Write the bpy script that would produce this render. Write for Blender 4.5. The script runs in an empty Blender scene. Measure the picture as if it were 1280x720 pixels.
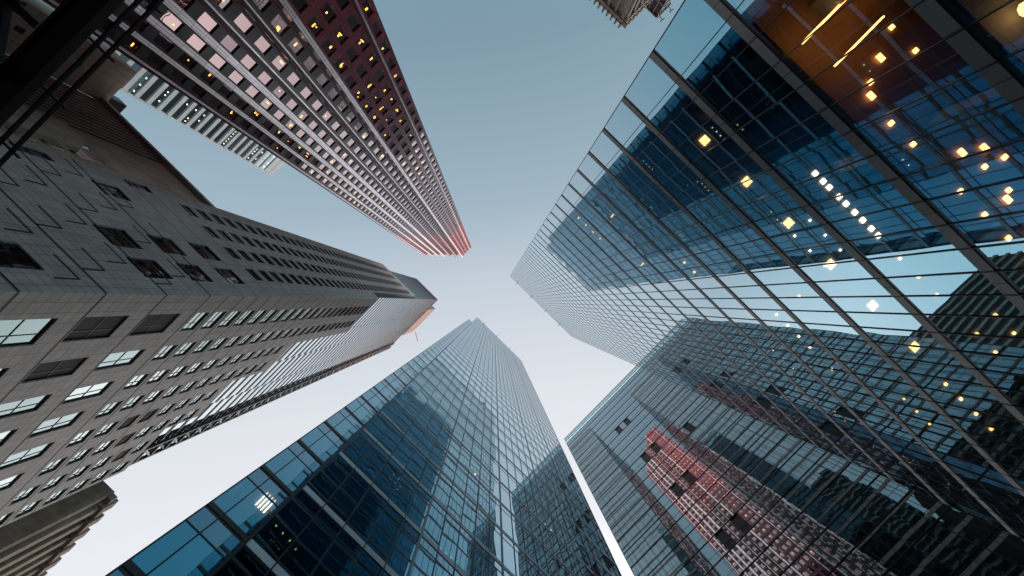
import bpy, math, random
from mathutils import Vector, Matrix
random.seed(7)
sc = bpy.context.scene
COL = sc.collection
CAMZ = 1.6
FPX = 569.0
VX, VY = 617.0, 377.0
AX, AY = 0.7133, 0.7009            # street direction in the ground plane
def W(a, b, z):                    # street grid (a along the street, b across it, z above the eye) to world metres
    return Vector((a*AX + b*AY, a*AY - b*AX, z + CAMZ))
def project(a, b, z):
    w = W(a, b, 0)
    return VX + FPX*w.x/z, VY + FPX*w.y/z

# ------------------------------------------------------------------ materials
def newmat(name):
    m = bpy.data.materials.new(name); m.use_nodes = True
    nt = m.node_tree; nt.nodes.clear()
    return m, nt, nt.nodes.new('ShaderNodeOutputMaterial')
def N(nt, t, **kw):
    n = nt.nodes.new(t)
    for k, v in kw.items(): setattr(n, k, v)
    return n
def math_(nt, op, a, b=None, c=None):
    n = N(nt, 'ShaderNodeMath', operation=op)
    for i, v in enumerate((a, b, c)):
        if v is None: continue
        if isinstance(v, (int, float)): n.inputs[i].default_value = v
        else: nt.links.new(v, n.inputs[i])
    return n.outputs[0]
def vmath(nt, op, a, b=None, scale=None):
    n = N(nt, 'ShaderNodeVectorMath', operation=op)
    for i, v in enumerate((a, b)):
        if v is None: continue
        if isinstance(v, (tuple, list)): n.inputs[i].default_value = v
        else: nt.links.new(v, n.inputs[i])
    if scale is not None:
        if isinstance(scale, (int, float)): n.inputs['Scale'].default_value = scale
        else: nt.links.new(scale, n.inputs['Scale'])
    return n
def glass(name, R0, T0, tilt=0.006, wav=0.010, scale=0.35, rough=0.0, expo=2.25, edge=(0.88, 0.94, 0.97)):
    """coated architectural glass: Fresnel mirror over a tinted clear body, slightly buckled panes"""
    m, nt, out = newmat(name)
    geo = N(nt, 'ShaderNodeNewGeometry')
    at = N(nt, 'ShaderNodeAttribute', attribute_name='tilt')
    noi = N(nt, 'ShaderNodeTexNoise'); noi.inputs['Scale'].default_value = scale; noi.inputs['Detail'].default_value = 1.5
    sh = vmath(nt, 'MULTIPLY_ADD', at.outputs['Vector'], (17., 23., 31.)); nt.links.new(geo.outputs['Position'], sh.inputs[2])
    nt.links.new(sh.outputs[0], noi.inputs['Vector'])
    c = vmath(nt, 'SUBTRACT', noi.outputs['Color'], (.5, .5, .5))
    c = vmath(nt, 'SCALE', c.outputs[0], scale=wav*2)
    t = vmath(nt, 'SCALE', at.outputs['Vector'], scale=tilt)
    s = vmath(nt, 'ADD', c.outputs[0], t.outputs[0])
    s = vmath(nt, 'ADD', s.outputs[0], geo.outputs['Normal'])
    nn = vmath(nt, 'NORMALIZE', s.outputs[0])
    d = vmath(nt, 'DOT_PRODUCT', geo.outputs['Normal'], geo.outputs['Incoming'])
    cs = math_(nt, 'ABSOLUTE', d.outputs['Value'])
    f = math_(nt, 'POWER', math_(nt, 'SUBTRACT', 1.0, cs), expo)
    mix = N(nt, 'ShaderNodeMix', data_type='RGBA'); nt.links.new(f, mix.inputs[0])
    mix.inputs[6].default_value = (*R0, 1); mix.inputs[7].default_value = (*edge, 1)
    gl = N(nt, 'ShaderNodeBsdfGlossy'); gl.inputs['Roughness'].default_value = rough
    nt.links.new(mix.outputs[2], gl.inputs['Color']); nt.links.new(nn.outputs[0], gl.inputs['Normal'])
    mt = N(nt, 'ShaderNodeMix', data_type='RGBA'); nt.links.new(f, mt.inputs[0])
    mt.inputs[6].default_value = (*T0, 1); mt.inputs[7].default_value = (0, 0, 0, 1)
    tr = N(nt, 'ShaderNodeBsdfTransparent'); nt.links.new(mt.outputs[2], tr.inputs['Color'])
    ad = N(nt, 'ShaderNodeAddShader'); nt.links.new(gl.outputs[0], ad.inputs[0]); nt.links.new(tr.outputs[0], ad.inputs[1])
    nt.links.new(ad.outputs[0], out.inputs['Surface'])
    return m
def pbr(name, col, rough=.5, metal=0., var=.25, scale=.8, spec=.5, joints=None, streak=0.):
    """plain surface with uneven colour and gloss; joints=(u,v,width,colour factor) draws panel joints on the world grid"""
    m, nt, out = newmat(name)
    p = N(nt, 'ShaderNodeBsdfPrincipled'); nt.links.new(p.outputs[0], out.inputs['Surface'])
    p.inputs['Metallic'].default_value = metal; p.inputs['Specular IOR Level'].default_value = spec
    geo = N(nt, 'ShaderNodeNewGeometry')
    noi = N(nt, 'ShaderNodeTexNoise'); noi.inputs['Scale'].default_value = scale; noi.inputs['Detail'].default_value = 6
    nt.links.new(geo.outputs['Position'], noi.inputs['Vector'])
    fac = math_(nt, 'MULTIPLY_ADD', noi.outputs['Fac'], var*2, 1-var)
    if streak:
        mp = N(nt, 'ShaderNodeMapping'); mp.inputs['Scale'].default_value = (1.3, 1.3, .06)
        nt.links.new(geo.outputs['Position'], mp.inputs[0])
        n2 = N(nt, 'ShaderNodeTexNoise'); n2.inputs['Scale'].default_value = 1.; n2.inputs['Detail'].default_value = 5
        nt.links.new(mp.outputs[0], n2.inputs['Vector'])
        fac = math_(nt, 'MULTIPLY', fac, math_(nt, 'MULTIPLY_ADD', n2.outputs['Fac'], streak*2, 1-streak))
    if joints:
        ju, jv, jw, jf = joints
        du = vmath(nt, 'DOT_PRODUCT', geo.outputs['Position'], (AX, AY, 0)).outputs['Value']
        dv = vmath(nt, 'DOT_PRODUCT', geo.outputs['Position'], (AY, -AX, 0)).outputs['Value']
        dn = vmath(nt, 'DOT_PRODUCT', geo.outputs['Normal'], (AX, AY, 0)).outputs['Value']
        onA = math_(nt, 'GREATER_THAN', math_(nt, 'ABSOLUTE', dn), .7)
        u = N(nt, 'ShaderNodeMix'); nt.links.new(onA, u.inputs[0]); nt.links.new(du, u.inputs[2]); nt.links.new(dv, u.inputs[3])
        sp = N(nt, 'ShaderNodeSeparateXYZ'); nt.links.new(geo.outputs['Position'], sp.inputs[0])
        def line(v, per):
            fr = math_(nt, 'FRACT', math_(nt, 'DIVIDE', v, per))
            return math_(nt, 'LESS_THAN', fr, jw/per)
        ln = math_(nt, 'MAXIMUM', line(u.outputs[0], ju), line(sp.outputs['Z'], jv))
        # each slab its own slight tone
        cb = N(nt, 'ShaderNodeCombineXYZ')
        nt.links.new(math_(nt, 'FLOOR', math_(nt, 'DIVIDE', u.outputs[0], ju)), cb.inputs[0])
        nt.links.new(math_(nt, 'FLOOR', math_(nt, 'DIVIDE', sp.outputs['Z'], jv)), cb.inputs[1])
        wn = N(nt, 'ShaderNodeTexWhiteNoise'); nt.links.new(cb.outputs[0], wn.inputs['Vector'])
        fac = math_(nt, 'MULTIPLY', fac, math_(nt, 'MULTIPLY_ADD', wn.outputs['Value'], .22, .89))
        fac = math_(nt, 'MULTIPLY', fac, math_(nt, 'SUBTRACT', 1.0, math_(nt, 'MULTIPLY', ln, 1-jf)))
    cm = vmath(nt, 'SCALE', None, scale=fac); cm.inputs[0].default_value = col
    nt.links.new(cm.outputs[0], p.inputs['Base Color'])
    nt.links.new(math_(nt, 'MULTIPLY_ADD', noi.outputs['Fac'], .2, max(.02, rough-.1)), p.inputs['Roughness'])
    return m
def emit(name, col, s):
    m, nt, out = newmat(name)
    e = N(nt, 'ShaderNodeEmission'); e.inputs[0].default_value = (*col, 1); e.inputs[1].default_value = s
    nt.links.new(e.outputs[0], out.inputs['Surface']); return m

M = {}
M['glassA'] = glass('teal_coated_glass', (.02, .21, .31), (.32, .33, .32), expo=2.15, tilt=.0022, wav=.0040)
M['glassC'] = glass('blue_coated_glass', (.01, .24, .35), (.32, .34, .33), tilt=.003, wav=.0060)
M['glassB'] = glass('grey_coated_glass', (.32, .36, .38), (.22, .25, .25), tilt=.0012, wav=.0016)
M['glassD'] = glass('pale_window_glass', (.38, .45, .43), (.25, .30, .28), tilt=.008, wav=.012, scale=.6)
M['glassDg'] = glass('dark_green_window_glass', (.07, .15, .14), (.35, .42, .38), tilt=.010, wav=.016, scale=.7)
M['glassDc'] = glass('green_curtain_glass', (.56, .64, .66), (.20, .26, .25), tilt=.006, wav=.006, scale=.5)
M['glassE'] = glass('rose_window_glass', (.48, .31, .30), (.40, .30, .28), tilt=.005, wav=.006, scale=.6)
M['glassE2'] = glass('dark_rose_window_glass', (.26, .16, .16), (.50, .38, .34), tilt=.008, wav=.009, scale=.6)
M['glassI'] = glass('green_band_glass', (.45, .64, .66), (.30, .4, .4), tilt=.004, wav=.004)
M['glassT'] = glass('clear_parapet_glass', (.20, .40, .42), (.55, .78, .78), tilt=.004, wav=.004)
M['glassC2'] = glass('dark_spandrel_glass', (.05, .20, .30), (.12, .13, .13), tilt=.0022, wav=.0045)  # darker glass for the upper pane of each storey
M['glassS'] = glass('side_glass', (.14, .27, .33), (.25, .27, .27), tilt=.004, wav=.006)
M['frame'] = pbr('black_frame', (.012, .013, .015), .35, .3, .2)
M['band'] = pbr('grey_metal_band', (.30, .285, .28), .45, .15, .12, 2.0, joints=(1.62, 400., .03, .2))
M['bandC'] = pbr('pale_metal_band', (.58, .62, .66), .45, .15, .12, 2.0)
M['alu'] = pbr('aluminium_mullion', (.22, .23, .24), .35, .7, .1, 2.0)
M['slab'] = pbr('ceiling_board', (.30, .29, .27), .8, 0, .15, .5)
M['ceil_warm'] = pbr('timber_ceiling', (.34, .16, .07), .6, 0, .3, .7)
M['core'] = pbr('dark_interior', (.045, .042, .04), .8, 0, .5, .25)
M['stoneD'] = pbr('grey_granite', (.35, .315, .295), .55, 0, .14, .22, joints=(1.13, .855, .05, .28), streak=.28)
M['groove'] = pbr('dark_groove', (.008, .008, .009), .7)
M['fin'] = pbr('black_fin', (.02, .02, .022), .4, .2)
M['finw'] = pbr('pale_fin_edge', (.5, .5, .49), .4, .3)
M['pinkD'] = pbr('rose_granite', (.13, .10, .095), .6, 0, .15, .3, joints=(1.5, 1.7, .05, .5))
M['red'] = pbr('polished_red_granite', (.18, .040, .052), .25, 0, .2, .6, joints=(1.1, 1.05, .03, .45))
M['redblack'] = pbr('black_spandrel', (.045, .026, .033), .3, 0, .3, .6)
M['strip'] = pbr('silver_pilaster', (.90, .82, .85), .36, 1., .10, .8, joints=(.34, 2.1, .05, .35))
M['brown'] = pbr('brown_concrete', (.42, .34, .285), .85, 0, .3, .35, joints=(3., 3.5, .06, .6), streak=.3)
M['tan'] = pbr('tan_concrete', (.45, .38, .30), .85, 0, .35, .25, joints=(4.2, 3.8, .08, .5), streak=.35)
M['rib'] = pbr('rib_concrete', (.42, .34, .29), .85, 0, .3, .4, streak=.3)
M['lime'] = pbr('weathered_limestone', (.40, .34, .27), .85, 0, .35, .5, joints=(1.6, .9, .05, .6), streak=.3)
M['white'] = pbr('white_panel', (.80, .80, .80), .6, 0, .1, .5, streak=.12)
M['teal_panel'] = pbr('green_spandrel_panel', (.16, .48, .42), .3, 0, .1)
M['steel'] = pbr('painted_dark_steel', (.020, .013, .014), .45, .2, .3, 1.5)
M['roof'] = pbr('roof_gravel', (.16, .16, .16), .9, 0, .3, 1.)
M['lampW'] = emit('warm_lamp', (1., .55, .18), 6.)
M['lampC'] = emit('cool_lamp', (1., .88, .70), 5.)
M['lampA'] = emit('amber_lamp', (1., .46, .07), 7.)
M['asphalt'] = pbr('asphalt', (.05, .05, .052), .85, 0, .3, 3.)
M['paving'] = pbr('paving', (.22, .21, .20), .85, 0, .2, 1., joints=(.6, .6, .01, .6))
M['ground'] = pbr('ground_concrete', (.14, .14, .135), .9, 0, .3, .3)
M['paint'] = pbr('road_paint', (.7, .7, .68), .7, 0, .2, 4.)

# ------------------------------------------------------------------ mesh helpers
class MB:
    def __init__(s): s.v = []; s.f = []; s.t = []
    def quad(s, pts, tilt=None):
        n = len(s.v); s.v += [W(*p) for p in pts]; s.f.append(tuple(range(n, n+len(pts))))
        s.t += [tilt or (0, 0, 0)]*len(pts)
    def box(s, a0, a1, b0, b1, z0, z1):
        a0, a1 = min(a0, a1), max(a0, a1); b0, b1 = min(b0, b1), max(b0, b1)
        s.prism([(a0, b0), (a1, b0), (a1, b1), (a0, b1)], z0, z1)
    def prism(s, poly, z0, z1):
        # poly in (a, b); world handedness is flipped, so orient by signed area
        w = [W(a, b, 0) for a, b in poly]
        ar = sum(w[i].x*w[(i+1) % len(w)].y - w[(i+1) % len(w)].x*w[i].y for i in range(len(w)))
        if ar < 0: poly = poly[::-1]
        n = len(s.v); k = len(poly)
        s.v += [W(a, b, z0) for a, b in poly] + [W(a, b, z1) for a, b in poly]; s.t += [(0, 0, 0)]*(2*k)
        s.f.append(tuple(n+i for i in reversed(range(k)))); s.f.append(tuple(n+k+i for i in range(k)))
        for i in range(k):
            j = (i+1) % k; s.f.append((n+i, n+j, n+k+j, n+k+i))
    def bar(s, p, q, r, up=Vector((0, 0, 1))):
        p, q = W(*p), W(*q); d = (q-p).normalized(); x = d.cross(up)
        if x.length < .01: x = d.cross(Vector((1, 0, 0)))
        x.normalize(); y = d.cross(x)
        n = len(s.v); c = [(-1, -1), (1, -1), (1, 1), (-1, 1)]
        s.v += [p + x*r*i + y*r*j for i, j in c] + [q + x*r*i + y*r*j for i, j in c]; s.t += [(0, 0, 0)]*8
        s.f += [(n, n+3, n+2, n+1), (n+4, n+5, n+6, n+7)] + [(n+i, n+(i+1) % 4, n+4+(i+1) % 4, n+4+i) for i in range(4)]
    def build(s, name, mat, parent=None, kind=None):
        me = bpy.data.meshes.new(name)
        org = parent['_o'] if parent is not None and '_o' in parent else None
        o3 = ROOTS.get(parent.name if parent else '', Vector((0, 0, 0)))
        me.from_pydata([tuple(v-o3) for v in s.v], [], s.f); me.update()
        if any(t != (0, 0, 0) for t in s.t):
            at = me.attributes.new('tilt', 'FLOAT_VECTOR', 'POINT')
            at.data.foreach_set('vector', [c for t in s.t for c in t])
        me.materials.append(mat)
        o = bpy.data.objects.new(name, me); COL.objects.link(o)
        if parent: o.parent = parent; ROOTS[o.name] = o3
        else: ROOTS[o.name] = Vector((0, 0, 0))
        if kind: o['kind'] = kind
        return o
ROOTS = {}
def thing(name, label, cat, a, b, z=-CAMZ, group=None):
    e = bpy.data.objects.new(name, None); COL.objects.link(e)
    e.location = W(a, b, z); e.empty_display_size = 2
    ROOTS[e.name] = e.location.copy()
    e['label'] = label; e['category'] = cat
    if group: e['group'] = group
    return e
def boxpart(name, mat, parent, *dims, kind=None):
    m = MB(); m.box(*dims); return m.build(name, mat, parent, kind)
def poly_area(pts):
    ps = []
    for p in pts:
        if p[2] < 2: return 0
        ps.append(project(*p))
    cx = sum(p[0] for p in ps)/len(ps); cy = sum(p[1] for p in ps)/len(ps)
    if not (-10 < cx < 1290 and -10 < cy < 730): return 0
    return abs(sum(ps[i][0]*ps[(i+1) % len(ps)][1] - ps[(i+1) % len(ps)][0]*ps[i][1] for i in range(len(ps))))/2
class Face:
    """a vertical facade plane: run along 'a' or 'b', at constant c, outward sign s"""
    def __init__(f, ax, c, s): f.ax, f.c, f.s = ax, c, s
    def P(f, u, z, d=0):
        c = f.c + f.s*d
        return (u, c, z) if f.ax == 'a' else (c, u, z)
    def box(f, mb, u0, u1, z0, z1, d0, d1):
        c0, c1 = f.c + f.s*d0, f.c + f.s*d1
        if f.ax == 'a': mb.box(u0, u1, c0, c1, z0, z1)
        else: mb.box(c0, c1, u0, u1, z0, z1)
    def quadpts(f, u0, u1, z0, z1, d=0):
        pts = [f.P(u0, z0, d), f.P(u1, z0, d), f.P(u1, z1, d), f.P(u0, z1, d)]
        w = [W(*p) for p in pts]; n = (w[1]-w[0]).cross(w[2]-w[0])
        out = W(*f.P(u0, z0, d+1)) - w[0]
        return pts if n.dot(out) > 0 else pts[::-1]
def rt(): return tuple(random.gauss(0, .5) for _ in range(3))
def many(items, name, mat_of, parent, limit=100):
    """items: (size, builder(mb), matkey). The largest in the photo become parts, the rest one part of kind stuff per material"""
    items = sorted(items, key=lambda t: -t[0])
    for sz, fn, mk in items[:limit]:
        mb = MB(); fn(mb); mb.build(name, M[mk], parent)
    rest = {}
    for sz, fn, mk in items[limit:]:
        fn(rest.setdefault(mk, MB()))
    for mk, mb in rest.items():
        mb.build(name, M[mk], parent, 'stuff')
def pane(face, u0, u1, z0, z1, mk, d=0):
    pts = face.quadpts(u0, u1, z0, z1, d); t = rt()
    return (poly_area(pts), lambda mb: mb.quad(pts, t), mk)
def lamp(a, b, z, sa, sb, mk, h=.06):
    def fn(mb): mb.box(a-sa/2, a+sa/2, b-sb/2, b+sb/2, z-h, z)
    return (poly_area([(a-sa/2, b-sb/2, z-h), (a+sa/2, b-sb/2, z-h), (a+sa/2, b+sb/2, z-h), (a-sa/2, b+sb/2, z-h)])*(.01 if a*0 else 1), fn, mk)

# ------------------------------------------------------------------ curtain wall tower
def curtain(root, face, us, zs, band_h, glass_key, band_mat, gap=.20, ledge=.018, mull_w=.05, mull_d=.07,
            heavy=(), panes=None, top_key=None, split=.62):
    """us: mullion positions, zs: storey band levels (top of vision glass)"""
    items = []
    for k in range(len(zs)-1):
        z0, z1 = zs[k], zs[k+1]
        for i in range(len(us)-1):
            if top_key:
                zt = z0 + (z1-z0)*split
                items.append(pane(face, us[i], us[i+1], z0+.02, zt-.04, glass_key))
                items.append(pane(face, us[i], us[i+1], zt+.04, z1-band_h-gap+.02, top_key))
            else:
                items.append(pane(face, us[i], us[i+1], z0+.02, z1-band_h-gap+.02, glass_key))
        mb = MB(); face.box(mb, us[0], us[-1], z1-band_h, z1, -.02, ledge); mb.build('spandrel_band', band_mat, root)
        mb = MB(); face.box(mb, us[0], us[-1], z1-band_h-gap, z1-band_h-.003, -.10, -.012); mb.build('shadow_gap', M['frame'], root)
        if top_key:
            mb = MB(); zz = z0 + (z1-z0)*split; face.box(mb, us[0], us[-1], zz-.042, zz+.042, -.03, .012); mb.build('transom', M['frame'], root)
    for i, u in enumerate(us):
        w = mull_w*(2.2 if i in heavy else 1); mb = MB()
        face.box(mb, u-w/2, u+w/2, zs[0], zs[-1]-.01, -.05, (mull_d*(1.6 if i in heavy else 1) if band_mat is not None else mull_d)+.003)
        mb.build('mullion', M['alu'] if i in heavy and 0 < i < 16 else M['frame'], root)
    return items

# ---- tower on the right
A0, A1, BA, HA = -2.57, 32.3, 12.0, 183.0
tA = thing('glass_office_tower', 'huge dark blue glass tower filling the right side, with thick grey bands between storeys', 'office tower', (A0+A1)/2, BA+18)
fA = Face('a', BA, -1)
usA = [A0, -1.0] + [-1.0 + 1.074*i for i in range(1, 31)] + [A1]
zsA = [-CAMZ+.2, 2.45, 6.65, 10.85] + [15.06 + 4.2*k for k in range(0, 41)]
zsA = [z for z in zsA if z < HA-1] + [HA]
itA = curtain(tA, fA, usA, zsA, .44, 'glassA', M['band'], mull_w=.032, mull_d=.04)
many(itA, 'window_pane', None, tA)
boxpart('side_wall', M['frame'], tA, A0, A0+.15, BA+.02, BA+36, -CAMZ, HA)
def side_curtain(root, face, lo, hi, zs, gk, n):
    its = []
    for k in range(len(zs)-1):
        for i in range(n):
            u0 = lo + (hi-lo)*i/n; u1 = lo + (hi-lo)*(i+1)/n
            p = pane(face, u0+.03, u1-.03, zs[k]+.02, zs[k+1]-.7, gk); its.append((0, p[1], p[2]))
        m = MB(); face.box(m, lo, hi, zs[k+1]-.68, zs[k+1], -.1, .05); m.build('spandrel_band', M['band'], root)
    for i in range(n+1):
        u = lo + (hi-lo)*i/n; m = MB(); face.box(m, u-.03, u+.03, zs[0], zs[-1]-.01, -.09, .057); m.build('mullion', M['frame'], root)
    many(its, 'window_pane', None, root, 0)
side_curtain(tA, Face('b', A1-.05, 1), BA+.1, BA+36, zsA, 'glassS', 24)
boxpart('rear_wall', M['frame'], tA, A0, A1, BA+36.01, BA+36.3, -CAMZ, HA)
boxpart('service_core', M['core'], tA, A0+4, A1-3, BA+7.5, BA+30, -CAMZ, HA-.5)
boxpart('roof', M['roof'], tA, A0, A1, BA, BA+36.3, HA+.003, HA+.9)
for k in range(1, len(zsA)-1):
    z = zsA[k]
    boxpart('floor_slab', M['ceil_warm'] if k in (4,) else M['slab'], tA, A0+.16, A1-.16, BA+.12, BA+35, z-.40, z-.05)
lamps = []
for k in range(3, len(zsA)-1):
    z = zsA[k]-.41
    deep = [.9, 2.0, 3.1] if k < 9 else ([.5, 1.4] if k < 20 else [.4])
    x = A0 + 1.2 + random.uniform(0, 3)
    while x < A1-1.5:
        run = random.choice([2, 3, 4, 6]); lit = random.random() < (.36 if k < 14 else .20)
        rows = [d for d in deep if random.random() < .6]
        sa, sb = random.choice([(.10, .10), (.07, .38), (.14, .14), (.10, .10)])
        mk = random.choice(['lampW', 'lampW', 'lampC'])
        for q in range(run):
            if lit and x < A1-1 and random.random() < .85:
                for d in rows: lamps.append(lamp(x, BA+d+.15, z, sa, sb, mk))
            x += 1.074
        x += random.uniform(.5, 4)
for i in range(6): lamps.append(lamp(1.9+2.98*i, BA+1.3, zsA[zsA.index(23.46)]-.41 if 23.46 in zsA else 23.05, .40, .40, 'lampW'))
for i in range(9): lamps.append(lamp(5.7+.47*i+random.uniform(-.08, .08), BA+1.1, 18.85, .2, .2, 'lampC'))
for i in range(14): lamps.append(lamp(random.uniform(2, 13), BA+random.uniform(1, 3.4), 14.62, random.choice([.14, .26]), .16, 'lampW'))
for i in range(6):
    boxpart('column', M['slab'], tA, .6+5.37*i, 1.2+5.37*i, BA+1.9, BA+2.5, 2.7, 60)
many(lamps, 'ceiling_lamp', None, tA)
m = MB(); m.prism([(3.9+.17*math.cos(t*math.pi/4), 13.0+.17*math.sin(t*math.pi/4)) for t in range(8)], 9.95, 10.2); m.build('globe_lamp', M['lampW'], tA)
# linear lamps of the warm-lit storey
for (a, b0, b1, w, mk) in [(1.2, 12.3, 16.0, .07, 'lampW'), (2.4, 12.5, 14.6, .05, 'lampW'), (-1.6, 12.4, 16, .05, 'lampA')]:
    m = MB(); m.box(a-w/2, a+w/2, b0, b1, 15.06-1.15, 15.06-1.05); m.build('linear_lamp', M[mk], tA)
for k in range(4, 14):      # small green panels closing the storey ends
    z = zsA[k]
    boxpart('end_panel', M['teal_panel'], tA, A1+.003, A1+.35, BA-.02, BA+.5, z-.95, z-.5)

for a_ in (1.5, 9.5, 17.5, 25.5):
    m = MB(); m.bar((a_, BA+.6, HA+.9), (a_, BA-.9, HA+1.1), .07); m.bar((a_, BA+.6, HA), (a_, BA+.6, HA+1.), .07); m.build('roof_davit', M['steel'], tA)
# ---- tower at the bottom centre
BC, HC = -10.2, 205.0
C1 = 27.2
tC = thing('glass_office_tower', 'blue glass tower rising from the bottom centre, pale storey strips, stepped top corner', 'office tower', 13, BC-15)
fC = Face('a', BC, 1); fC2 = Face('a', -13.2, 1)
zsC = [-CAMZ+.2, 1.7, 5.7, 9.7] + [13.7 + 4.0*k for k in range(0, 60)]
zsC = [z for z in zsC if z < HC-2] + [HC]
usC = [-.25 + 1.098*i for i in range(26)]
usC[-1] = C1
itC = curtain(tC, fC, usC, zsC, .34, 'glassC', M['bandC'], mull_w=.045, mull_d=.03, top_key='glassC2', split=.74, gap=.14, heavy=(0, 5, 10, 15, 20, 25))
zsC2 = zsC[:-1] + [HC-3.5]
itC += curtain(tC, fC2, [-2.37, -1.68, -.25], zsC2, .30, 'glassC', M['frame'], mull_w=.05, mull_d=.04, top_key='glassC2')
many(itC, 'window_pane', None, tC)
boxpart('side_wall', M['frame'], tC, -.25, -.10, -13.1, BC-.02, -CAMZ, HC)
side_curtain(tC, Face('b', C1-.05, 1), BC-30, BC-.1, zsC, 'glassS', 20)
boxpart('side_wall', M['frame'], tC, -2.37, -2.25, BC-30, -13.22, -CAMZ, HC-3.5)
boxpart('rear_wall', M['frame'], tC, -2.37, C1, BC-30.3, BC-30.01, -CAMZ, HC-4)
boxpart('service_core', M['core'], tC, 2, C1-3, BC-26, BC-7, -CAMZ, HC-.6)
boxpart('roof', M['roof'], tC, -.25, C1, BC-30.3, BC, HC+.003, HC+.8)
for k in range(1, len(zsC)-1):
    boxpart('floor_slab', M['slab'], tC, -2.2, C1-.2, BC-29.5, BC-.12 if False else -13.32, zsC[k]-.34, zsC[k]-.04)
    boxpart('ceiling', M['slab'], tC, -.08, C1-.2, -13.1, BC-.12, zsC[k]-.34, zsC[k]-.04)
lamps = []
for k in range(3, 36):
    z = zsC[k]-.36
    if random.random() < (.75 if k < 16 else .35):
        x = random.uniform(.6, 20); n = random.choice([2, 3, 4]); s = random.choice([.10, .13]); mk = random.choice(['lampW', 'lampC'])
        for q in range(n):
            if x+.7*q < C1-1: lamps.append(lamp(x+.7*q, BC-.15-(.8 if k < 12 else .5), z, s, s, mk))
many(lamps, 'ceiling_lamp', None, tC)
m = MB()
for j in range(4): m.box(-1.3+.17*j, -1.25+.17*j, -14.6, -13.8, zsC[6]-.42, zsC[6]-.345)
m.build('strip_lamp', M['lampC'], tC)

for a_ in (4, 12, 20):
    m = MB(); m.bar((a_, BC-.6, HC+.8), (a_, BC+.9, HC+1.0), .07); m.build('roof_davit', M['steel'], tC)
# ---- tower at the lower right, standing across the end of the street
AB, B0, B1, HB = 49.0, -16.2, 20.6, 152.0
tB = thing('reflective_office_tower', 'grey mirror glass tower at the lower right, pale glazed parapet, reflecting the red tower', 'office tower', AB+15, 2)
fB = Face('b', AB, 1); fB.s = -1
usB = [B0 + 1.6*i for i in range(23)]; usB[-1] = B1
zsB = [-CAMZ+.2] + [3.5 + 4.4*k for k in range(0, 34)]
zsB = [z for z in zsB if z < HB-7] + [HB-5]
dark = {(9, 28), (11, 28), (9, 23), (11, 23), (9, 19), (11, 19), (9, 15), (11, 15), (16, 22)}
itB = []
for k in range(len(zsB)-1):
    z0, z1 = zsB[k], zsB[k+1]
    for i in range(len(usB)-1):
        itB.append(pane(fB, usB[i]+.02, usB[i+1]-.02, z0+.05, z1-.12, 'glassB' if (i, k) not in dark else 'frame', 0 if (i, k) not in dark else -.12))
    m = MB(); fB.box(m, B0, B1, z1-.10, z1+.03, -.05, .08); m.build('spandrel_band', M['frame'], tB)
    m = MB(); fB.box(m, B0, B1, z0+1.45, z0+1.49, -.03, .02); m.build('transom', M['frame'], tB)
for u in usB:
    m = MB(); fB.box(m, u-.03, u+.03, zsB[0], zsB[-1], -.05, .04); m.build('mullion', M['frame'], tB)
many(itB, 'window_pane', None, tB)
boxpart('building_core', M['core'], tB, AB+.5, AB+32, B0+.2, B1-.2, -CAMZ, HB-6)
boxpart('side_wall', M['frame'], tB, AB+.05, AB+33, B0-.1, B0+.1, -CAMZ, HB-5)
boxpart('side_wall', M['frame'], tB, AB+.05, AB+33, B1-.1, B1+.1, -CAMZ, HB-5)
boxpart('roof', M['roof'], tB, AB+.3, AB+33, B0, B1, HB-5.3, HB-4.9)
its = []
for i in range(46):
    u0 = B0 + .8*i
    its.append(pane(fB, u0+.03, u0+.77, HB-4.9, HB-1.2, 'glassT'))
many(its, 'parapet_pane', None, tB)
for z in (HB-4.95, HB-2.7, HB-1.2):
    m = MB(); fB.box(m, B0, B1, z, z+.14, -.05, .08); m.build('parapet_rail', M['frame'], tB)
m = MB(); fB.box(m, B0-.05, B1, HB-.25, HB, -.05, .1); m.build('parapet_rail', M['alu'], tB)
for i in range(24):
    u = B0 + 1.6*i
    m = MB(); fB.box(m, u-.035, u+.035, HB-4.8, HB-.26, -.1, .03); m.build('parapet_post', M['frame'], tB)

# ---- granite tower on the left
AD, BD = -22.9, -21.6
AL = -44.7; BE = -60.0
tD = thing('granite_office_tower', 'grey granite tower on the left with punched windows and a glass upper part', 'office tower', -33, -40)
f1 = Face('a', BD, 1)          # facade towards the street, runs along a
f2 = Face('b', AD, 1)          # facade on the crossing street, runs along b
F = 3.42
ZS = 125.0; Z1 = 193.6
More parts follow.
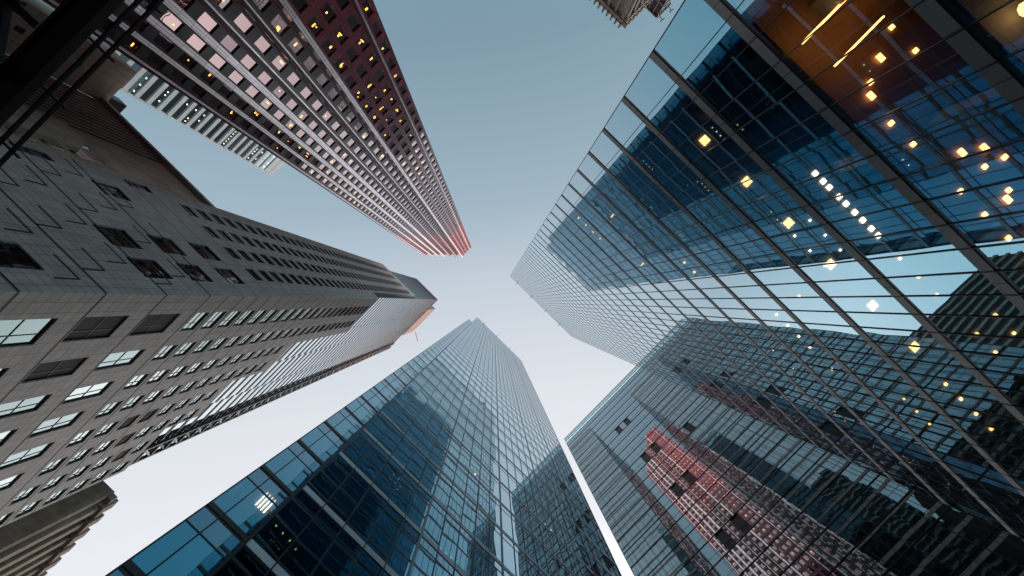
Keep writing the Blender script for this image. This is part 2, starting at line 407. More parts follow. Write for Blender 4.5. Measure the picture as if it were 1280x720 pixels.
# stone volumes with window recesses: walls are built as piers and spandrels round every opening
def punched(face, u_lo, u_hi, z_lo, z_hi, openings, thick=.55, mat='stoneD', name='stone_wall', root=None):
    """openings: list of (u0,u1,z0,z1); wall cut on a grid of all opening edges"""
    U = sorted({u_lo, u_hi} | {o[0] for o in openings} | {o[1] for o in openings})
    Z = sorted({z_lo, z_hi} | {o[2] for o in openings} | {o[3] for o in openings})
    iu = {u: i for i, u in enumerate(U)}; iz = {z: i for i, z in enumerate(Z)}
    hole = set()
    for o in openings:
        for i in range(iu[o[0]], iu[o[1]]):
            for j in range(iz[o[2]], iz[o[3]]): hole.add((i, j))
    mb = MB()
    for j in range(len(Z)-1):
        i = 0
        while i < len(U)-1:
            if (i, j) in hole: i += 1; continue
            i0 = i
            while i < len(U)-1 and (i, j) not in hole: i += 1
            face_q = face.quadpts(U[i0], U[i], Z[j], Z[j+1], 0); mb.quad(face_q)
    for (a, b, c, d) in openings:   # reveals
        for pts in ([face.P(a, c), face.P(b, c), face.P(b, c, -thick), face.P(a, c, -thick)],
                    [face.P(a, d), face.P(b, d), face.P(b, d, -thick), face.P(a, d, -thick)],
                    [face.P(a, c), face.P(a, d), face.P(a, d, -thick), face.P(a, c, -thick)],
                    [face.P(b, c), face.P(b, d), face.P(b, d, -thick), face.P(b, c, -thick)]):
            mb.quad(pts)
    return mb.build(name, M[mat], root)
def window(face, o, root, mk='glassD', split=True, d=-.16, sz=None):
    a, b, c, dd = o
    def fn(mb): mb.quad(face.quadpts(a+.05, b-.05, c+.05, dd-.05, d), rt())
    return (poly_area(face.quadpts(a, b, c, dd)), fn, mk, o)
def windows(face, ops, root, limit=100, mk='glassD', d=-.20, fr=.07, mids=1, dark_p=.08, mats=None):
    items = sorted([window(face, o, root, mk, d=d) for o in ops], key=lambda t: -t[0])
    def frame(mb, o):
        a, b, c, e = o
        face.box(mb, a, b, c, c+fr, d-.05, d+.06); face.box(mb, a, b, e-fr, e, d-.05, d+.06)
        face.box(mb, a, a+fr, c+fr, e-fr, d-.05, d+.06); face.box(mb, b-fr, b, c+fr, e-fr, d-.05, d+.06)
        for q in range(1, mids+1):
            z = c + (e-c)*q/(mids+1); face.box(mb, a+fr, b-fr, z-.03, z+.03, d-.04, d+.05)
        if mids and (b-a) > 1.2:
            u = a+(b-a)*.36; face.box(mb, u-.025, u+.025, c+fr, e-fr, d-.035, d+.045)
    for sz, fn, m_, o in items[:limit]:
        mb = MB(); frame(mb, o); w = mb.build('window', M['frame'], root)
        if mids and random.random() < .35:      # a blind drawn part of the way behind the glass
            mb = MB(); face.box(mb, o[0]+.1, o[1]-.1, o[3]-(o[3]-o[2])*random.uniform(.25, .8), o[3]-.1, d-.14, d-.10); mb.build('blind', M['tan'], w)
        mb = MB(); fn(mb); mb.build('pane', M['core'] if random.random() < dark_p else M[mats(o) if mats else m_], w)
    if items[limit:]:
        mb = MB(); mg = MB()
        for sz, fn, m_, o in items[limit:]: frame(mb, o); fn(mg)
        w = mb.build('window', M['frame'], root, 'stuff'); mg.build('pane', M[mk], w)
rowsD = [(-24.3, 0), (-29.6, 1), (-34.2, 2), (-38.8, 3), (-43.4, 4), (-48.0, 5), (-52.6, 6), (-57.0, 7)]
wid = [2.9] + [2.35]*7
steps = [(-34.3, BD, ZS), (-42.0, -34.3, 92.), (-50.7, -42.0, 80.), (BE, -50.7, 72.)]
ops2 = []
for r, (bt, i) in enumerate(rowsD):
    top = [s[2] for s in steps if s[0] <= bt-wid[r]*.5 <= s[1]][0]
    z = 3.0
    while z < 46:
        h = 4.6
        ops2.append((bt-wid[r], bt, z, z+h)); z += 2*F
    while z + 2.9 < top-1:
        ops2.append((bt-wid[r], bt, z+.45, z+2.75)); z += F
for (lo, hi, top) in steps:
    sub = [o for o in ops2 if lo <= (o[0]+o[1])/2 <= hi]
    sub = [(max(o[0], lo+.05), min(o[1], hi-.05), o[2], o[3]) for o in sub]
    punched(f2, lo, hi, -CAMZ, top, sub, root=tD)
    if lo != BE: pass
    m = MB(); m.box(AD-1.6, AD-.002, lo, hi, top-.3, top+.003); m.build('stone_ledge', M['stoneD'], tD)
ops1 = []
for i, c in enumerate([-27.6, -32.05, -36.45, -40.85]):
    z = 3.0 + 2*F*9
    while z + 2 < Z1-4:
        ops1.append((c-1.25, c+1.25, z+.6, z+2.7)); z += F
low1 = [(-28.1, -25.3, 43.4), (-28.1, -25.3, 50.2), (-28.1, -25.3, 57.0), (-32.6, -29.7, 50.2), (-32.6, -29.7, 57.0), (-32.6, -29.7, 43.4),
        (-28.1, -25.3, 29.8), (-41.3, -38.9, 50.2), (-44.0, -42.6, 57.0), (-44.0, -42.6, 43.4), (-28.1, -25.3, 16.2)]
ops1 += [(a, b, z, z+3.9) for a, b, z in low1]
ops1 = [o for o in ops1 if not (o[2] > 124 and o[1] > -25.7)]
lowo = [o for o in ops1 if o[3] <= ZS]; upo = [o for o in ops1 if o[2] >= ZS-.5 and o[3] > ZS]
zsplit = 3.0 + F*36
lowo = [o for o in ops1 if o[3] < zsplit+.3]; upo = [o for o in ops1 if o[3] >= zsplit+.3]
punched(f1, AL, AD, -CAMZ, zsplit, lowo, root=tD)
punched(f1, AL, -25.7, zsplit, Z1, upo, root=tD)
windows(f2, ops2, tD, limit=60, mats=lambda o: ('glassDg' if o[1] > -31 or o[0] < -54 else random.choice(['glassD', 'glassD', 'glassDg'])))
windows(f1, ops1, tD, limit=40, mids=1, dark_p=0, mats=lambda o: 'glassDg')
m = MB(); m.box(AD-.85, AD-.8, -26.8, -25.2, 37.6, 39.2); m.build('office_lamp', M['lampA'], tD)
# grooves: wide reveals between slab fields
def groove(face, u0, u1, z0, z1, root): 
    m = MB(); face.box(m, u0, u1, z0, z1, -.1, .006); m.build('groove', M['groove'], root)
for k in range(2, 36):
    z = 3.0 + F*k - .25
    if z < 48 and k % 2: 
        continue
    groove(f2, BE if z < 70 else (-34.3 if z > 90 else -42), BD-.02, z, z+.17, tD)
for k in range(1, 15):
    z = 3.0 + F*k*1.0 - .25
    L = [(-24.6, AD), (-30.2, -24.6), (-36, -30.2), (AL, -36)]
    if k % 2 == 0: groove(f1, AL, AD-.02, z, z+.22, tD)
    if 3 < k < 19:
        base = -24.4 - (k % 3)*1.3
        for q in range(4):
            u = base - q*5.2
            if u-2.2 < AL: break
            groove(f1, u-.20, u, z+.23, z+2.4, tD); 
            groove(f1, u-2.9, u-.21, z+2.18, z+2.4, tD)
for k in range(16, 52):
    z = 3.0 + F*k - .25
    groove(f1, AL, AD-.02 if z < ZS-3 else -25.72, z, z+.07, tD)
# body behind the walls
boxpart('building_core', M['core'], tD, AL+.3, AD-.9, BE+.3, BD-.9, -CAMZ, 70)
boxpart('side_wall', M['stoneD'], tD, AL-.05, AL, -58, BD-.01, -CAMZ, Z1)
boxpart('roof', M['roof'], tD, AL, -27, -40, BD-.05, Z1-.3, Z1+.01)
boxpart('side_wall', M['stoneD'], tD, AL, AD-.01, BE-.05, BE, -CAMZ, 71.9)
boxpart('stone_return', M['stoneD'], tD, -26.2, -25.7, BD-.9, BD-.01, zsplit, Z1)
# glazed upper part with black storey fins
def finned(face, u0, u1, z0, z1, root, mk='glassDc', pitch=F, coreback=True, colw=1.5):
    items = []; z = z0
    while z < z1-.5:
        zt = min(z+pitch, z1)
        u = u0
        while u < u1-.3:
            ue = min(u+colw, u1); items.append(pane(face, u, ue, z+.35, zt-.55, mk)); u = ue
        m = MB(); face.box(m, u0, u1, zt-.62, zt+.33-.0, -.3, .07); m.build('storey_fin', M['fin'], root)
        m = MB(); face.box(m, u0, u1, zt-.20, zt-.06, .073, .13); m.build('fin_edge', M['finw'], root)
        z = zt
    return items
AG = -24.3
fg = Face('b', AG, 1)
it = finned(fg, -34.3, -22.3, ZS, 268, tD)
it += finned(fg, -42.0, -34.31, 92, 268, tD)
it += finned(fg, -50.7, -42.01, 80, 268, tD)
it += finned(fg, -60.6, -50.71, 72, 262, tD)
many(it, 'window_pane', None, tD, 60)
boxpart('curtain_core', M['core'], tD, -40, AG-.5, -60.5, -22.5, 70, 267)
boxpart('granite_crown', M['pinkD'], tD, -40, AG+.1, -51.5, -30.5, 268.01, 302)
fg1 = Face('a', -22.3, 1)
it = finned(fg1, -42, AG-.02, Z1, 268, tD)
many(it, 'window_pane', None, tD, 40)
boxpart('roof', M['roof'], tD, -42, AG, -50.7, -22.3, 268, 268.4)
# rose granite flank with an open ladder-like corner
m = MB()
zz = 71.5
cols = [(-57.4, AG+.5), (-60.5, AG+.5)]
for (b, a) in cols: m.box(a-.25, a+.25, b-.2, b+.2, 71, 262)
m.build('corner_post', M['fin'], tD)
while zz < 258:
    m = MB(); m.bar((AG+.5, -57.4, zz), (AG+.5, -60.5, zz+F), .14); m.build('corner_brace', M['finw'] if int(zz/F) % 2 else M['fin'], tD)
    m = MB(); m.box(AG+.3, AG+.7, -60.5, -57.4, zz, zz+.5); m.build('corner_rung', M['fin'], tD); zz += F*1.0
m = MB(); m.bar((AG, -52, 300), (AG, -52, 316), .25); m.bar((AG, -52, 312), (AG+6, -56, 314), .2); m.build('roof_crane', M['finw'], tD)

# ---- red granite tower at the top
HE = 300.0
tE = thing('red_granite_tower', 'dark red granite skyscraper at the top with stepped bays, pink windows and silver pilasters', 'skyscraper', -60, 3)
stp = []
a, b = -35.3, 6.2
corners = [(-35.3, 6.2)]
for i in range(6):
    stp.append((a-2.9*(i+1), b-2.7*(i+1), b-2.7*i))
FE = 4.2
zE = [2.0 + FE*k for k in range(0, 71)]
opsE = []
def red_bay(face, lo, hi, wins, strip_u=None, sw=.62, top=HE, smat='redblack'):
    ops = []
    for (u0, u1) in wins:
        for k in range(1, 70):
            z = zE[k]
            if z+3.4 > top-1.5: break
            ops.append((u0, u1, z+.75, z+3.3))
    punched(face, lo, hi, -CAMZ, top, ops, thick=.28, mat='red', name='bay_wall', root=tE)
    for (u0, u1) in wins:
        for k in range(1, 69):
            z = zE[k]
            if z+5 > top-1.5: break
            spE.append((poly_area(face.quadpts(u0-.12, u1+.12, z+3.32, z+FE+.73, .04)),
                        (lambda mb, u0=u0, u1=u1, z=z, face=face: face.box(mb, u0-.12, u1+.12, z+3.32, z+FE+.73, -.05, .035)), smat))
    if strip_u is not None:
        m = MB(); face.box(m, strip_u-sw/2, strip_u+sw/2, -CAMZ+4, top-.4, -.1, .22); m.build('pilaster', M['strip'], tE)
    return [(face, o) for o in ops]
wE = []; spE = []
for i, (aa, bl, bh) in enumerate(stp):
    f = Face('b', aa, 1)
    wE += red_bay(f, bl, bh, [(bl+1.05, bh-.25)], bl+.5, (.16, .22, .86, .76, .56, .28)[i])
    # return wall to the next bay
    m = MB(); m.box(aa+.01, aa+2.9, bh, bh+.4, -CAMZ, HE-.01); m.build('bay_return', M['red'], tE)
fm = Face('b', -35.3, 1)
wE += red_bay(fm, 6.2, 15.5, [(7.2, 8.5), (9.3, 10.6), (11.4, 12.7), (14.0, 15.0)], 13.45, .22, smat='red')
m = MB(); fm.box(m, 6.25, 6.85, 4, HE-.3, -.1, .3); m.build('pilaster', M['strip'], tE)
many(spE, 'spandrel', None, tE)
items = []
for (f, o) in wE:
    items.append(window(f, o, tE, 'glassE', d=-.16))
items.sort(key=lambda t: -t[0])
def wframe(f, mb, o, d=-.16):
    a_, b_, c_, e_ = o; r = .05
    f.box(mb, a_, b_, c_, c_+r, d-.03, d+.04); f.box(mb, a_, b_, e_-r, e_, d-.03, d+.04)
    f.box(mb, a_, a_+r, c_+r, e_-r, d-.03, d+.04); f.box(mb, b_-r, b_, c_+r, e_-r, d-.03, d+.04)
lookup = {}
full = sorted([(poly_area(f.quadpts(*o)), i) for i, (f, o) in enumerate(wE)], reverse=True)
mbF, mbG = MB(), MB()
for n, (s, i) in enumerate(full):
    f, o = wE[i]
    q = f.quadpts(o[0]+.05, o[1]-.05, o[2]+.05, o[3]-.05, -.16)
    if n < 100:
        mb = MB(); wframe(f, mb, o); w = mb.build('window', M['frame'], tE)
        mb = MB(); mb.quad(q, rt()); mb.build('pane', M['glassE2' if random.random() < .22 else 'glassE'], w)
    else:
        wframe(f, mbF, o); mbG.quad(q, rt())
w = mbF.build('window', M['frame'], tE, 'stuff'); mbG.build('pane', M['glassE'], w)
lamps = []
for (f, o) in wE:
    dark_face = f.c > -36 or f.c < -49
    if random.random() < (.38 if dark_face else .3):
        for q in range(random.choice([1, 1, 2])):
            u = random.uniform(o[0]+.3, o[1]-.3); z = o[3]-.25; d = random.uniform(.3, .8)
            s1, s2 = random.choice([(.16, .5), (.2, .35), (.5, .16), (.15, .15)])
            p = f.P(u, z, -.2-d)
            lamps.append(lamp(p[0], p[1], z, s1, s2, 'lampA' if random.random() < .7 else 'lampW', .04))
many(lamps, 'ceiling_lamp', None, tE)
# body behind bays, kept a metre back so the lamps hang in open rooms
m = MB(); poly = [(-36.6, 15.2)]
for (aa, bl, bh) in [(-35.3, 6.2, 15.2)] + stp:
    poly += [(aa-1.4, bl+.15)] if (aa, bl) != (-35.3, 6.2) else [(-36.7, 6.6)]
m2 = MB()
m2.box(-80, -36.9, 6.4, 15.2, -CAMZ, HE-.6)
for (aa, bl, bh) in stp: m2.box(-80, aa-1.6, bl+.02, bh-.01, -CAMZ, HE-.6)
m2.build('building_core', M['core'], tE)
boxpart('side_wall', M['red'], tE, -80, -35.31, 15.3, 15.5, -CAMZ, HE-4)
boxpart('side_wall', M['red'], tE, -80, stp[-1][0]-.01, -10.05, -9.98, -CAMZ, HE)
m = MB()
for (aa, bl, bh) in stp: m.box(-80, aa-.02, bl+.01, bh, HE-.3, HE+.02)
m.box(-80, -35.32, 6.21, 15.4, HE-.3, HE+.02); m.build('roof', M['roof'], tE)

# ---- white banded tower far behind
HI = 200.0; AI = -108.4
tI = thing('banded_office_tower', 'distant white tower with green glass bands, seen between the brown and the red buildings', 'office tower', -120, -16)
fI = Face('b', AI, 1)
its = []
for k in range(0, 48):
    z0 = 4 + 4.1*k
    for i in range(6):
        its.append(pane(fI, -28.4+3.9*i, -28.4+3.9*(i+1)-.12, z0+1.5, min(z0+4.1, HI-6), 'glassI'))
    m = MB(); fI.box(m, -28.8, -4.8, z0, z0+1.5, -.3, .3); m.build('spandrel_band', M['white'], tI)
many(its, 'window_pane', None, tI)
m = MB(); fI.box(m, -28.9, -28.4, -CAMZ, HI, -.3, .35); m.build('corner_pier', M['white'], tI)
boxpart('parapet', M['white'], tI, AI-.4, AI+.2, -28.4, -4.8, HI-6, HI)
boxpart('building_core', M['core'], tI, AI-26, AI-2.5, -28.3, -4.8, -CAMZ, HI-1)
for k in range(0, 47):
    boxpart('floor_slab', M['slab'], tI, AI-2.4, AI-.32, -28.3, -4.9, 4+4.1*k+.1, 4+4.1*k+.5)
boxpart('side_wall', M['white'], tI, AI-26, AI-.31, -28.9, -28.41, -CAMZ, HI-.1)
lamps = []
for k in range(18, 47):
    if random.random() < .45: continue
    for i in range(12):
        if random.random() < .5: lamps.append(lamp(AI-.8, -27.5+1.2*i, 4+4.1*k+.09, .35, .35, 'lampC', .05))
many(lamps, 'ceiling_lamp', None, tI, 60)

# ---- brown concrete slab block with ribbed front
BF, HF = -23.0, 79.3
tF = thing('ribbed_concrete_building', 'brown concrete block with thin projecting ribs, behind the granite tower at the left', 'office building', -60, -35)
fF = Face('a', BF, 1)
ops = []
for i in range(9):
    for k in range(9):
        z = 30 + 3.6*k
        if z > 70 or (i in (2, 5) and k % 2) or i > 2: continue
        ops.append((-47.2-2.7*i, -46.5-2.7*i, z, z+1.5))
punched(fF, -72.7, -45.5, -CAMZ, HF, ops, thick=.35, mat='brown', name='front_wall', root=tF)
windows(fF, ops, tF, limit=90, mk='glassD', d=-.08, fr=.05, mids=0, dark_p=0)
for i in range(13):
    u = -72.2 + 1.2*i
    m = MB(); fF.box(m, u, u+.42, 40, HF-1.2, -.02, .17); m.build('facade_rib', M['rib'], tF)
boxpart('cornice', M['rib'], tF, -72.7, -45.5, BF+.003, BF+.8, HF-1.1, HF)
boxpart('rib_shade_panel', M['core'], tF, -72.3, -56.9, BF+.005, BF+.03, 40, HF-1.2)  # dark sheet between the ribs, its colour standing in for shade in the slots
boxpart('projecting_bay', M['tan'], tF, -54.8, -51.2, BF+.01, BF+1.1, 5, 58)
its = []
for i in range(9):
    m = MB(); m.box(-50.9, -48.6, BF+.02, BF+.08, 27+3.6*i, 29.2+3.6*i); m.build('bay_window', M['glassD'], tF)
boxpart('building_core', M['core'], tF, -72.5, -45.7, BF-20, BF-.6, -CAMZ, HF-1)
boxpart('roof', M['roof'], tF, -72.6, -45.6, BF-20, BF-.01, HF-.3, HF-.01)
# ---- tan wing stepping forward
tH = thing('tan_concrete_building', 'tan concrete block with stained blank wall and one row of openings, beside the canopy', 'office building', -82, -19)
fH = Face('b', -72.75, 1)
ops = [(-19.5, -18.6, 62+i*2.2, 63.3+i*2.2) for i in range(5)]
punched(fH, -22.98, -15.5, -CAMZ, HF+.4, ops, thick=.5, mat='tan', name='front_wall', root=tH)
windows(fH, ops, tH, mk='glassD', d=-.3, mids=0, dark_p=.5)
boxpart('side_wall', M['tan'], tH, -100, -72.76, -15.52, -15.2, -CAMZ, HF+.4)
boxpart('roof', M['roof'], tH, -100, -72.8, -23, -15.3, HF, HF+.3)
boxpart('plant_room', M['frame'], tH, -75, -72.9, -27, -21.5, HF+.45, HF+4)

# ---- old stone building at the bottom left
HL = 80.0; ALs = -24.0
tL = thing('stone_office_building', 'old brown limestone building with tall pilasters and notched cornice at the bottom left', 'office building', -35, -90)
fL = Face('b', ALs, 1)
ops = []
for i in range(14):
    for k in range(17):
        ops.append((-74.3-3.6*i-1.3, -74.3-3.6*i, 8+4.2*k, 8+4.2*k+2.5))
punched(fL, -126, -70.8, -CAMZ, HL, ops, thick=.6, mat='lime', name='front_wall', root=tL)
windows(fL, ops, tL, limit=60, d=-.4, mids=1, dark_p=.2)
for i in range(15):
    u = -72.6 - 3.6*i
    m = MB(); fL.box(m, u-.9, u+.5, 0, HL-2, -.05, .7); m.build('pilaster', M['lime'], tL)
    m = MB(); fL.box(m, u-1.1, u+.7, HL-2.4, HL+.9, -.3, 1.3); m.build('cornice_block', M['lime'], tL)
boxpart('cornice', M['lime'], tL, ALs, ALs+1.0, -126, -70.7, HL-1.4, HL-.1)
boxpart('side_wall', M['lime'], tL, -50, ALs-.01, -70.8, -70.5, -CAMZ, HL)
boxpart('building_core', M['core'], tL, -50, ALs-.9, -126, -71, -CAMZ, HL-1)
m = MB(); m.box(ALs+.71, ALs+.8, -72.3, -71.9, 26, 27); m.build('wall_lamp', M['lampW'], tL)

# ---- ornate stone crown, top edge of the picture
HJ = 120.0; AJ, BJ = -27.2, 76.2
tJ = thing('ornate_stone_tower', 'ornate stone tower crown with small cornice brackets at the top edge of the view', 'office tower', AJ-8, BJ+6)
boxpart('building_core', M['core'], tJ, AJ-18, AJ-1.2, BJ+1.2, BJ+16, -CAMZ, HJ-1)
for (f, lo, hi) in ((Face('a', BJ, -1), AJ-18, AJ), (Face('b', AJ, 1), BJ, BJ+16)):
    ops = []
    for i in range(7):
        u = (hi-1.9-2.5*i-1.4) if f.ax == 'a' else (lo+1.9+2.5*i)
        if u < lo+.3 or u+1.4 > hi-.3: continue
        for k in range(22):
            if k < 21: ops.append((u, u+1.4, 30+3.9*k, 30+3.9*k+2.7))
    punched(f, lo, hi, -CAMZ, HJ, ops, thick=.5, mat='lime', name='crown_wall', root=tJ)
    windows(f, ops, tJ, limit=45, d=-.4, mids=0, dark_p=.3)
    for i in range(8):
        u = (hi-.55-2.5*i) if f.ax == 'a' else (lo+.55+2.5*i)
        m = MB(); f.box(m, u-.35, u+.35, 20, HJ-2, -.05, .55); m.build('pilaster', M['lime'], tJ)
    for i in range(12):
        u = (hi-.1-1.5*i) if f.ax == 'a' else (lo+.1+1.5*i)
        m = MB(); f.box(m, u-.2, u+.2, HJ-.9, HJ+.8, -.2, 1.35); m.build('cornice_bracket', M['lime'], tJ)
    m = MB(); f.box(m, lo, hi, HJ-2, HJ-.3, -.1, .85); m.build('cornice', M['lime'], tJ)
# ---- small glazed crown beside it
HK = 130.; AK, BK = -23.6, 90.5
tK = thing('glazed_penthouse_tower', 'brown tower top with chamfered glazed corner, right of the stone crown at top edge', 'office tower', AK-6, BK+6)
boxpart('tower_shaft', M['brown'], tK, AK-14, AK-.4, BK+.5, BK+14, -CAMZ, HK-10)
for (f, lo, hi, n) in ((Face('a', BK, -1), AK-12, AK, 7), (Face('b', AK, 1), BK, BK+5.5, 3)):
    w = (hi-lo)/n
    for i in range(n):
        m = MB(); m.quad(f.quadpts(lo+w*i+.1, lo+w*(i+1)-.1, HK-10, HK-5.4), rt()); m.build('window_pane', M['glassC' if f.ax == 'b' else 'frame'], tK)
        m = MB(); m.quad(f.quadpts(lo+w*i+.1, lo+w*(i+1)-.1, HK-5, HK-.5), rt()); m.build('window_pane', M['glassC' if f.ax == 'b' else 'frame'], tK)
        m = MB(); f.box(m, lo+w*i-.1, lo+w*i+.1, HK-10, HK-.4, -.1, .12); m.build('mullion', M['brown'], tK)
    m = MB(); f.box(m, lo, hi, HK-.4, HK, -.3, .3); m.build('roof_edge', M['brown'], tK)
    m = MB(); f.box(m, lo, hi, HK-5.4, HK-5, -.3, .15); m.build('transom', M['brown'], tK)
boxpart('penthouse_core', M['core'], tK, AK-12, AK-.8, BK+.8, BK+5.4, HK-10, HK-.45)
m = MB(); q = [(AK, BK+5.5, HK-10), (AK-6, BK+12, HK-10), (AK-6, BK+12, HK), (AK, BK+5.5, HK)]; m.quad(q); m.build('chamfer_glazing', M['glassC'], tK)
for (b_) in (BK+.9, BK+4.6):
    m = MB(); m.bar((AK, b_, HK-.2), (AK+1.6, b_-.4, HK-.2), .07); m.bar((AK+1.5, b_-1.2, HK-.2), (AK+1.7, b_+.4, HK-.2), .09); m.build('roof_arm', M['steel'], tK)

# ---- dark steel canopy, near, top left
tM = thing('steel_canopy', 'black steel canopy truss with glazing bars crossing the top left corner', 'canopy', -15, 0)
ZM = 13.0
def pa(apx): return apx/FPX*ZM
boxpart('main_beam', M['steel'], tM, pa(-636), pa(-606), -14, 12, ZM, ZM+.3)
boxpart('beam_flange', M['steel'], tM, pa(-642), pa(-636)-.003, -14, 12, ZM-.1, ZM+.02)
for apx in (-583, -564):
    m = MB(); m.box(pa(apx)-.04, pa(apx)+.04, -14, 12, ZM+.02, ZM+.12); m.build('glazing_bar', M['steel'], tM)
for i in range(13):
    b_ = -12.5 + 1.95*i
    m = MB(); m.box(pa(-599), pa(-556), b_-.03, b_+.03, ZM+.13, ZM+.2); m.build('cross_bar', M['steel'], tM)
for b_ in (-9.2, -5.2, -1.6, 2.2, 6.4):
    m = MB(); m.box(pa(-660), pa(-645), b_-.22, b_+.22, -CAMZ, ZM+.3); m.build('column', M['steel'], tM)
for i, b_ in enumerate((-7.3, -3.5, .3, 4.3)):
    node = (pa(-690), b_, ZM-.2)
    for q in ((pa(-645), b_-1.9, ZM), (pa(-645), b_+1.9, ZM), (pa(-760), b_-1.9, ZM), (pa(-760), b_+1.9, ZM), (pa(-645), b_, ZM), (pa(-760), b_, ZM)):
        m = MB(); m.bar(node, q, .11); m.build('truss_brace', M['steel'], tM)
    m = MB(); m.box(node[0]-.2, node[0]+.2, b_-.2, b_+.2, ZM-.5, ZM+.1); m.build('truss_node', M['steel'], tM)
boxpart('rear_beam', M['steel'], tM, pa(-790), pa(-760), -14, 12, ZM, ZM+.4)
for b_ in (-5.4, -1.6, 2.3):
    m = MB(); m.box(pa(-760), pa(-640), b_-.2, b_+.2, ZM+.36, ZM+.7); m.build('cross_beam', M['steel'], tM)

# ---- added towers, hidden behind the near ones, to keep low sun off the street
for (a0, b0, b1, h, lab) in ((130, -130, -46, 185, 'added sun-blocking tower, unseen, far behind the blue glass tower'),
                             (150, -45, 60, 236, 'added sun-blocking tower, unseen, far behind the grey mirror glass tower'),
                             (130, 64, 160, 185, 'added sun-blocking tower, unseen, far behind the huge dark blue tower')):
    t = thing('added_sun_blocker', lab, 'office tower', a0+15, (b0+b1)/2)
    boxpart('blocker_body', M['core'], t, a0+.5, a0+34, b0, b1, -CAMZ, h)
    f = Face('b', a0, -1)
    for k in range(int(h/4)-1):
        m = MB(); f.box(m, b0, b1, 4*k+5, 4*k+6.2, -.5, .3); m.build('spandrel_band', M['brown'], t)

# ------------------------------------------------------------------ ground
def sheet(name, a0, a1, b0, b1, z, mat):
    m = MB(); m.quad([(a0, b0, z), (a0, b1, z), (a1, b1, z), (a1, b0, z)])
    o = m.build(name, M[mat]); o['kind'] = 'structure'; return o
G = -CAMZ
sheet('ground', -3000, 3000, -3000, 3000, G-.12, 'ground')
sheet('road', -400, 46, -7.5, 3.5-.5, G-.11, 'asphalt')
sheet('cross_road', -21, -8, -200, -7.6, G-.108, 'asphalt')
m = MB(); m.box(-20, 46, 3.01, 11.9, G-.12, G); o = m.build('pavement', M['paving']); o['kind'] = 'structure'
m = MB(); m.box(-7.9, 46, -10.1, -7.51, G-.12, G); o = m.build('pavement', M['paving']); o['kind'] = 'structure'
for i in range(12):
    m = MB(); m.quad([(-60+8*i, -2.2, G-.104), (-60+8*i, -2.05, G-.104), (-57+8*i, -2.05, G-.104), (-57+8*i, -2.2, G-.104)][::1])
    o = m.build('lane_marking', M['paint']); o['kind'] = 'structure'

# ------------------------------------------------------------------ light
VEIL = .62
el = math.radians(8.0)
sd = (W(1, -.04, 0) - W(0, 0, 0)); sd.z = 0; sd.normalize()
sdir = Vector((sd.x*math.cos(el), sd.y*math.cos(el), math.sin(el)))
sun = bpy.data.lights.new('sun', 'SUN'); sun.energy = 3.4; sun.angle = math.radians(.5); sun.color = (1., .30, .19)
so = bpy.data.objects.new('sun', sun); COL.objects.link(so)
so.rotation_euler = sdir.to_track_quat('Z', 'Y').to_euler()
w = bpy.data.worlds.new('World'); sc.world = w; w.use_nodes = True
nt = w.node_tree; nt.nodes.clear()
out = nt.nodes.new('ShaderNodeOutputWorld'); bg = nt.nodes.new('ShaderNodeBackground')
sky = nt.nodes.new('ShaderNodeTexSky'); sky.sky_type = 'NISHITA'; sky.sun_disc = False
sky.sun_elevation = el; sky.sun_rotation = math.atan2(sd.x, sd.y)
sky.air_density = 1.0; sky.dust_density = 3.0; sky.ozone_density = 1.5; sky.altitude = 80
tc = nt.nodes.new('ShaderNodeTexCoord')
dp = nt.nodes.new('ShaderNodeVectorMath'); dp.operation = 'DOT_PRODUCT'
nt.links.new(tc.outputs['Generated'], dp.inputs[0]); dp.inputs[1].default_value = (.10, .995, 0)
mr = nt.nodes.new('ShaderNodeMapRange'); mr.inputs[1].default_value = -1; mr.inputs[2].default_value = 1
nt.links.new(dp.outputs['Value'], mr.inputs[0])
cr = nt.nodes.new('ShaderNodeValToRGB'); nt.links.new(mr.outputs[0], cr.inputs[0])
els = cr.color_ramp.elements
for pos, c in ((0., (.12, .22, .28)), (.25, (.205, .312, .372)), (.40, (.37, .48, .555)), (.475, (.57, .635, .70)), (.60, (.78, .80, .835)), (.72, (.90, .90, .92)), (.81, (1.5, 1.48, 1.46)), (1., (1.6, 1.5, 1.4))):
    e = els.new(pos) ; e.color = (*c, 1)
els.remove(els[-1]); els.remove(els[0]) if els[0].position == 0 and els[1].position == 0 else None
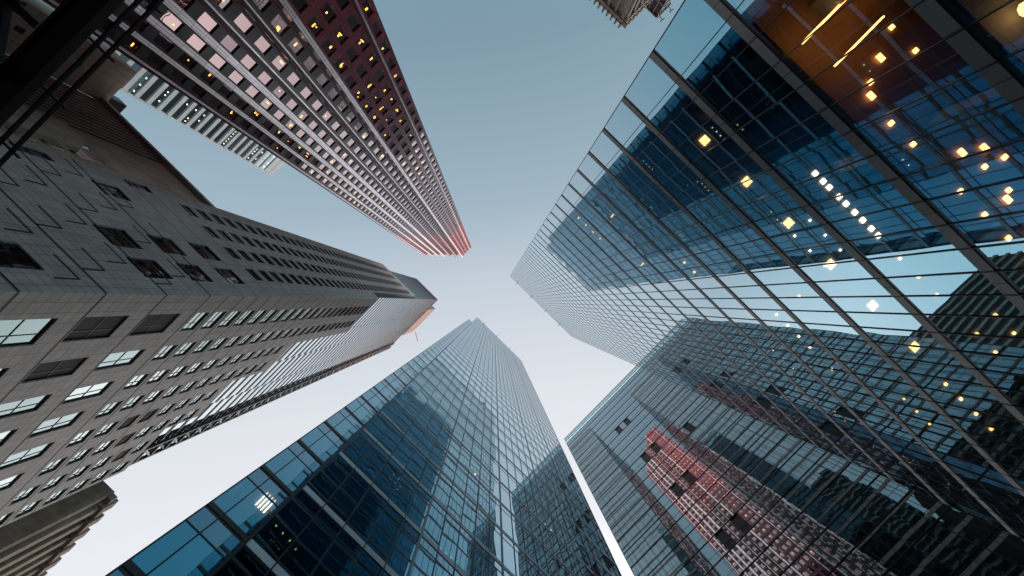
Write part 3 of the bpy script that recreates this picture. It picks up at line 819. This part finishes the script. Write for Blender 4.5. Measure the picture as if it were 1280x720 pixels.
k1 = nt.nodes.new('ShaderNodeVectorMath'); k1.operation = 'SCALE'; nt.links.new(sky.outputs[0], k1.inputs[0]); k1.inputs['Scale'].default_value = .32
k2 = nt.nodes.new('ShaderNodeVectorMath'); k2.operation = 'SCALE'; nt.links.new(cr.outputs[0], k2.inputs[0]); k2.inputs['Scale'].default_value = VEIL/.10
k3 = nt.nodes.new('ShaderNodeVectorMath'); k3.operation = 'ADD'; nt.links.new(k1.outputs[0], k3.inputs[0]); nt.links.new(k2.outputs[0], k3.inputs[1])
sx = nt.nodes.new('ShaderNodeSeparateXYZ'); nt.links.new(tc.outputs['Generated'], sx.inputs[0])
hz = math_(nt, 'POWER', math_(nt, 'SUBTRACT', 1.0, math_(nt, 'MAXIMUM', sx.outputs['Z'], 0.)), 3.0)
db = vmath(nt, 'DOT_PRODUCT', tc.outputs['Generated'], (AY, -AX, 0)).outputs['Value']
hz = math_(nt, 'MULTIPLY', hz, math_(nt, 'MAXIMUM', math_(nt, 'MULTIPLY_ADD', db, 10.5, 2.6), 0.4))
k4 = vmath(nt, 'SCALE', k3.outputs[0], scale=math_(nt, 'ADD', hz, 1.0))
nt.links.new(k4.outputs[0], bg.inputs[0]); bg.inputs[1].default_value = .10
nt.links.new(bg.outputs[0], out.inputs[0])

# ------------------------------------------------------------------ camera
cam = bpy.data.cameras.new('camera'); co = bpy.data.objects.new('camera', cam); COL.objects.link(co)
cam.sensor_width = 36; cam.lens = FPX/1280*36; cam.clip_start = .1; cam.clip_end = 8000
cam.shift_x = 23/1280; cam.shift_y = 17/1280
co.matrix_world = Matrix(((1, 0, 0, 0), (0, -1, 0, 0), (0, 0, -1, CAMZ), (0, 0, 0, 1)))
sc.camera = co
sc.view_settings.view_transform = 'Standard'; sc.view_settings.look = 'None'
sc.view_settings.exposure = 0.6; sc.view_settings.gamma = 1
sc.cycles.max_bounces = 10; sc.cycles.glossy_bounces = 6; sc.cycles.transparent_max_bounces = 10
sc.cycles.diffuse_bounces = 3; sc.cycles.sample_clamp_indirect = 6
sc.cycles.use_denoising = True
